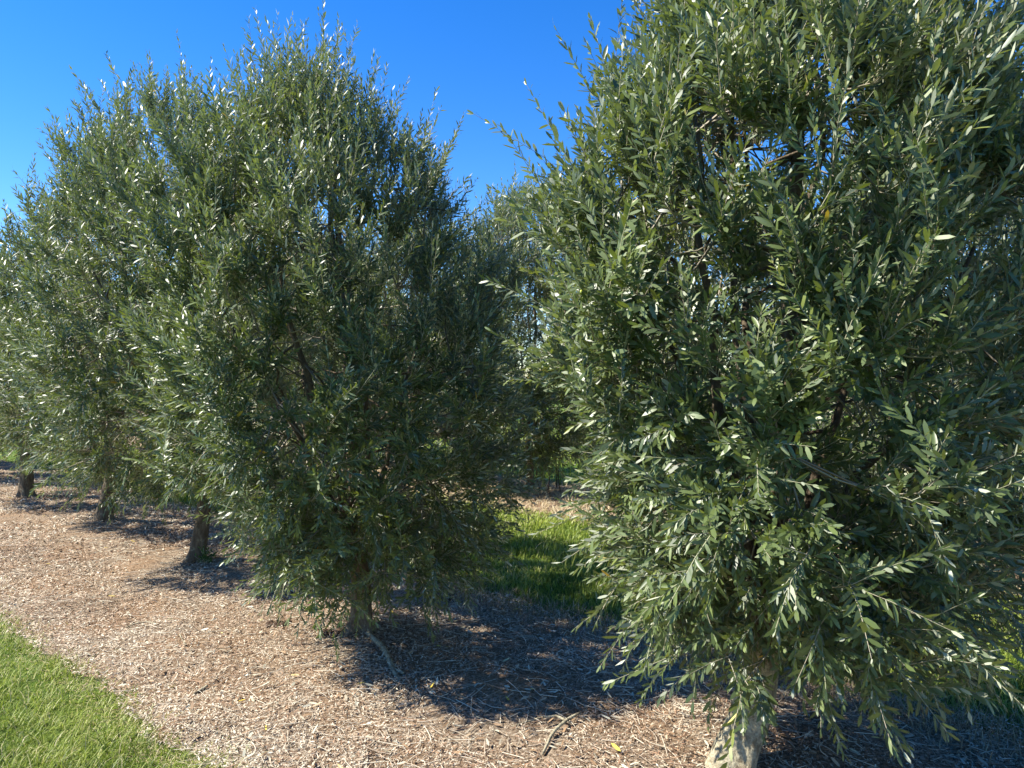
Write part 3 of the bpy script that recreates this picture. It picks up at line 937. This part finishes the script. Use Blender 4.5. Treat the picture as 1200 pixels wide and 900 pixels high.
def clod(cx, cy, n, spread, label):
    r = np.random.default_rng(int(cx * 10))
    Vs, Fs, off = [], [], 0
    x0, y0 = gp(cx, cy)
    for i in range(n):
        x = x0 + r.normal(0, spread); y = y0 + r.normal(0, spread * .6)
        z = float(bed_top(np.array([x]), np.array([y]))[0])
        s_ = r.uniform(0.008, 0.024)
        a = np.linspace(0, np.pi, 5)
        path = np.stack([np.zeros(5), np.zeros(5), -np.cos(a) * s_ * .7], -1)
        V, F = tube_mesh(path, s_ * np.sin(a) + 0.001, 7, 0.3, i)
        V = V + r.normal(0, s_ * .13, V.shape) + np.array([x - x0, y - y0, z + s_ * .2])
        Vs.append(V); Fs.append([f + off for f in F]); off += len(V)
    o = link("soil_clods", np_mesh("soil_clods", np.vstack(Vs), [np.vstack([f[0] for f in Fs]), np.vstack([f[1] for f in Fs])], M_CLOD, False), None, (x0, y0, 0))
    o["kind"] = "stuff"; o["label"] = label; o["category"] = "soil"
    return o


M_CLOD = ground_material("dark_soil", [(0.3, (0.05, 0.033, 0.022)), (0.6, (0.12, 0.08, 0.055))], 60, 3, 0.01)
clod(325, 738, 26, 0.05, "small heap of dark crumbled soil on the sunlit mulch left of the fluted trunk")
clod(388, 748, 22, 0.05, "dark soil crumbs scratched up beside the fluted trunk")
clod(520, 700, 14, 0.10, "soil crumbs in the shade under the tall tree")


# suckers at the foot of the third tree
def weed(name, px, py, n, h, label, cat):
    r = np.random.default_rng(int(px))
    x, y = gp(px, py)
    z = float(bed_top(np.array([x]), np.array([y]))[0])
    root = empty(name, (x, y, z), label, cat)
    D = norm(np.stack([r.normal(0, .6, n), r.normal(0, .6, n), np.ones(n)], -1))
    L = r.uniform(.5, 1, n) * h
    P0 = np.stack([r.normal(0, .02, n), r.normal(0, .02, n), np.zeros(n)], -1)
    u_ = np.linspace(0, 1, 5)[None, :, None]
    sp = P0[:, None] + D[:, None] * L[:, None, None] * u_
    V, q, t = batch_tubes(sp, np.full((n, 5), 0.0016), r.uniform(.6, 1, n))
    link("stems", np_mesh("stems", V, [q], M_TWIG, True, t), root)
    m = 12
    li = np.repeat(np.arange(n), m); uu = r.uniform(.2, 1, n * m)
    P = P0[li] + D[li] * (L[li] * uu)[:, None]
    S = norm(D[li] * .5 + r.normal(0, .7, (n * m, 3)))
    nn = np.array([0, 0, 1.0]) + r.normal(0, .3, (n * m, 3)); nn = norm(nn - S * (nn * S).sum(-1, keepdims=True))
    Lf = r.uniform(.02, .04, n * m)
    V, tri, quad, tt = leaf_mesh_batch(P, S, nn, Lf, Lf * .38, r.uniform(0, .2, n * m), r.random(n * m))
    o = link("leaves", np_mesh("leaves", V, [tri, quad], M_WEED, True, tt), root); o["kind"] = "stuff"
    return root


weed("olive_suckers", 241, 664, 16, 0.17, "green suckers sprouting at the foot of the third tree", "suckers")
weed("small_weed", 362, 722, 5, 0.07, "tiny green weed on the mulch left of the fluted trunk", "weed")


# tall dead weed stalks by the next row
for i, (px, py, hgt) in enumerate(((642, 578, 0.62), (650, 574, 0.85), (631, 582, 0.42), (657, 581, 0.5))):
    x, y = gp(px, py)
    n = 9
    u_ = np.linspace(0, 1, n)
    P = np.stack([0.03 * np.sin(u_ * 3 + i), 0.02 * u_, u_ * hgt], -1)
    V, F = tube_mesh(P, np.linspace(0.009, 0.004, n), 6, 0.1, i)
    root = empty("dead_weed", (x, y, float(relief(np.array([x]), np.array([y]))[0])),
                 ["dark dead weed stalk on the straw in the gap, left of the tallest stalk", "tallest dark weed stalk on the straw strip in the gap",
                  "shortest dead weed stalk on the straw, leftmost in the gap", "rightmost dead weed stalk on the straw in the gap"][i], "dead weed", "dead weed stalks on the straw strip")
    link("stalk", np_mesh("stalk", V, F, M_CLOD), root)
    br = []
    for k in range(7):
        b0 = P[3 + k % 5]; a = 2.4 * k
        br.append(np.stack([b0 + np.array([np.cos(a), np.sin(a), 1.2]) * (0.07 * v) for v in np.linspace(0, 1, 4)]))
    V, q_, t_ = batch_tubes(np.array(br), np.full((7, 4), 0.003), np.zeros(7))
    link("side_shoots", np_mesh("side_shoots", V, [q_], M_CLOD), root)


# far bushy tree line closing the view behind the second row
def far_tree(x, y, h, rad, seed, label):
    r = np.random.default_rng(seed)
    root = empty("distant_tree", (x, y, 0), label, "tree", "distant trees behind the olive rows")
    V, F = tube_mesh(np.array([[0, 0, -.1], [0, 0, h * .3], [0.1, 0, h * .7]]), [h * .04, h * .03, h * .01], 8)
    link("trunk", np_mesh("trunk", V, F, M_BARK), root)
    n = 5200
    v = norm(r.normal(0, 1, (n, 3)))
    blob = 1 + .22 * vnoise(v[:, 0] * 2 + seed, v[:, 1] * 2 + v[:, 2] * 2, seed) + .15 * vnoise(v[:, 0] * 5, v[:, 2] * 5 + seed, seed + 1)
    P = v * (r.uniform(.55, 1, n) ** .5 * blob)[:, None] * np.array([rad, rad, h * .46]) + np.array([0, 0, h * .54])
    D = norm(r.normal(0, 1, (n, 3)) + np.array([0, 0, .5])); nn = norm(np.cross(D, r.normal(0, 1, (n, 3))))
    Lf = r.uniform(.14, .32, n)
    V, tri, quad, tt = leaf_mesh_batch(P, D, nn, Lf, Lf * .5, np.full(n, .1), r.uniform(0, .75, n))
    o = link("crown", np_mesh("crown", V, [tri, quad], M_LEAF, True, tt), root); o["kind"] = "stuff"
    return root


ft = far_tree(3.0, 34, 3.4, 2.2, 5, "distant bushy tree behind the second olive row")
for k, (x, y) in enumerate(((-1.5, 36), (-5.5, 33), (-10.5, 35), (-15, 32), (-20, 34), (-25, 33), (7.5, 35), (12.5, 33), (17, 36), (22, 33), (27, 35))):
    copy_tree(ft, (x, y, 0), k * 1.3, 0.8 + 0.3 * ((k * 7) % 5) / 5, "distant bushy tree behind the second olive row", "distant trees behind the olive rows")
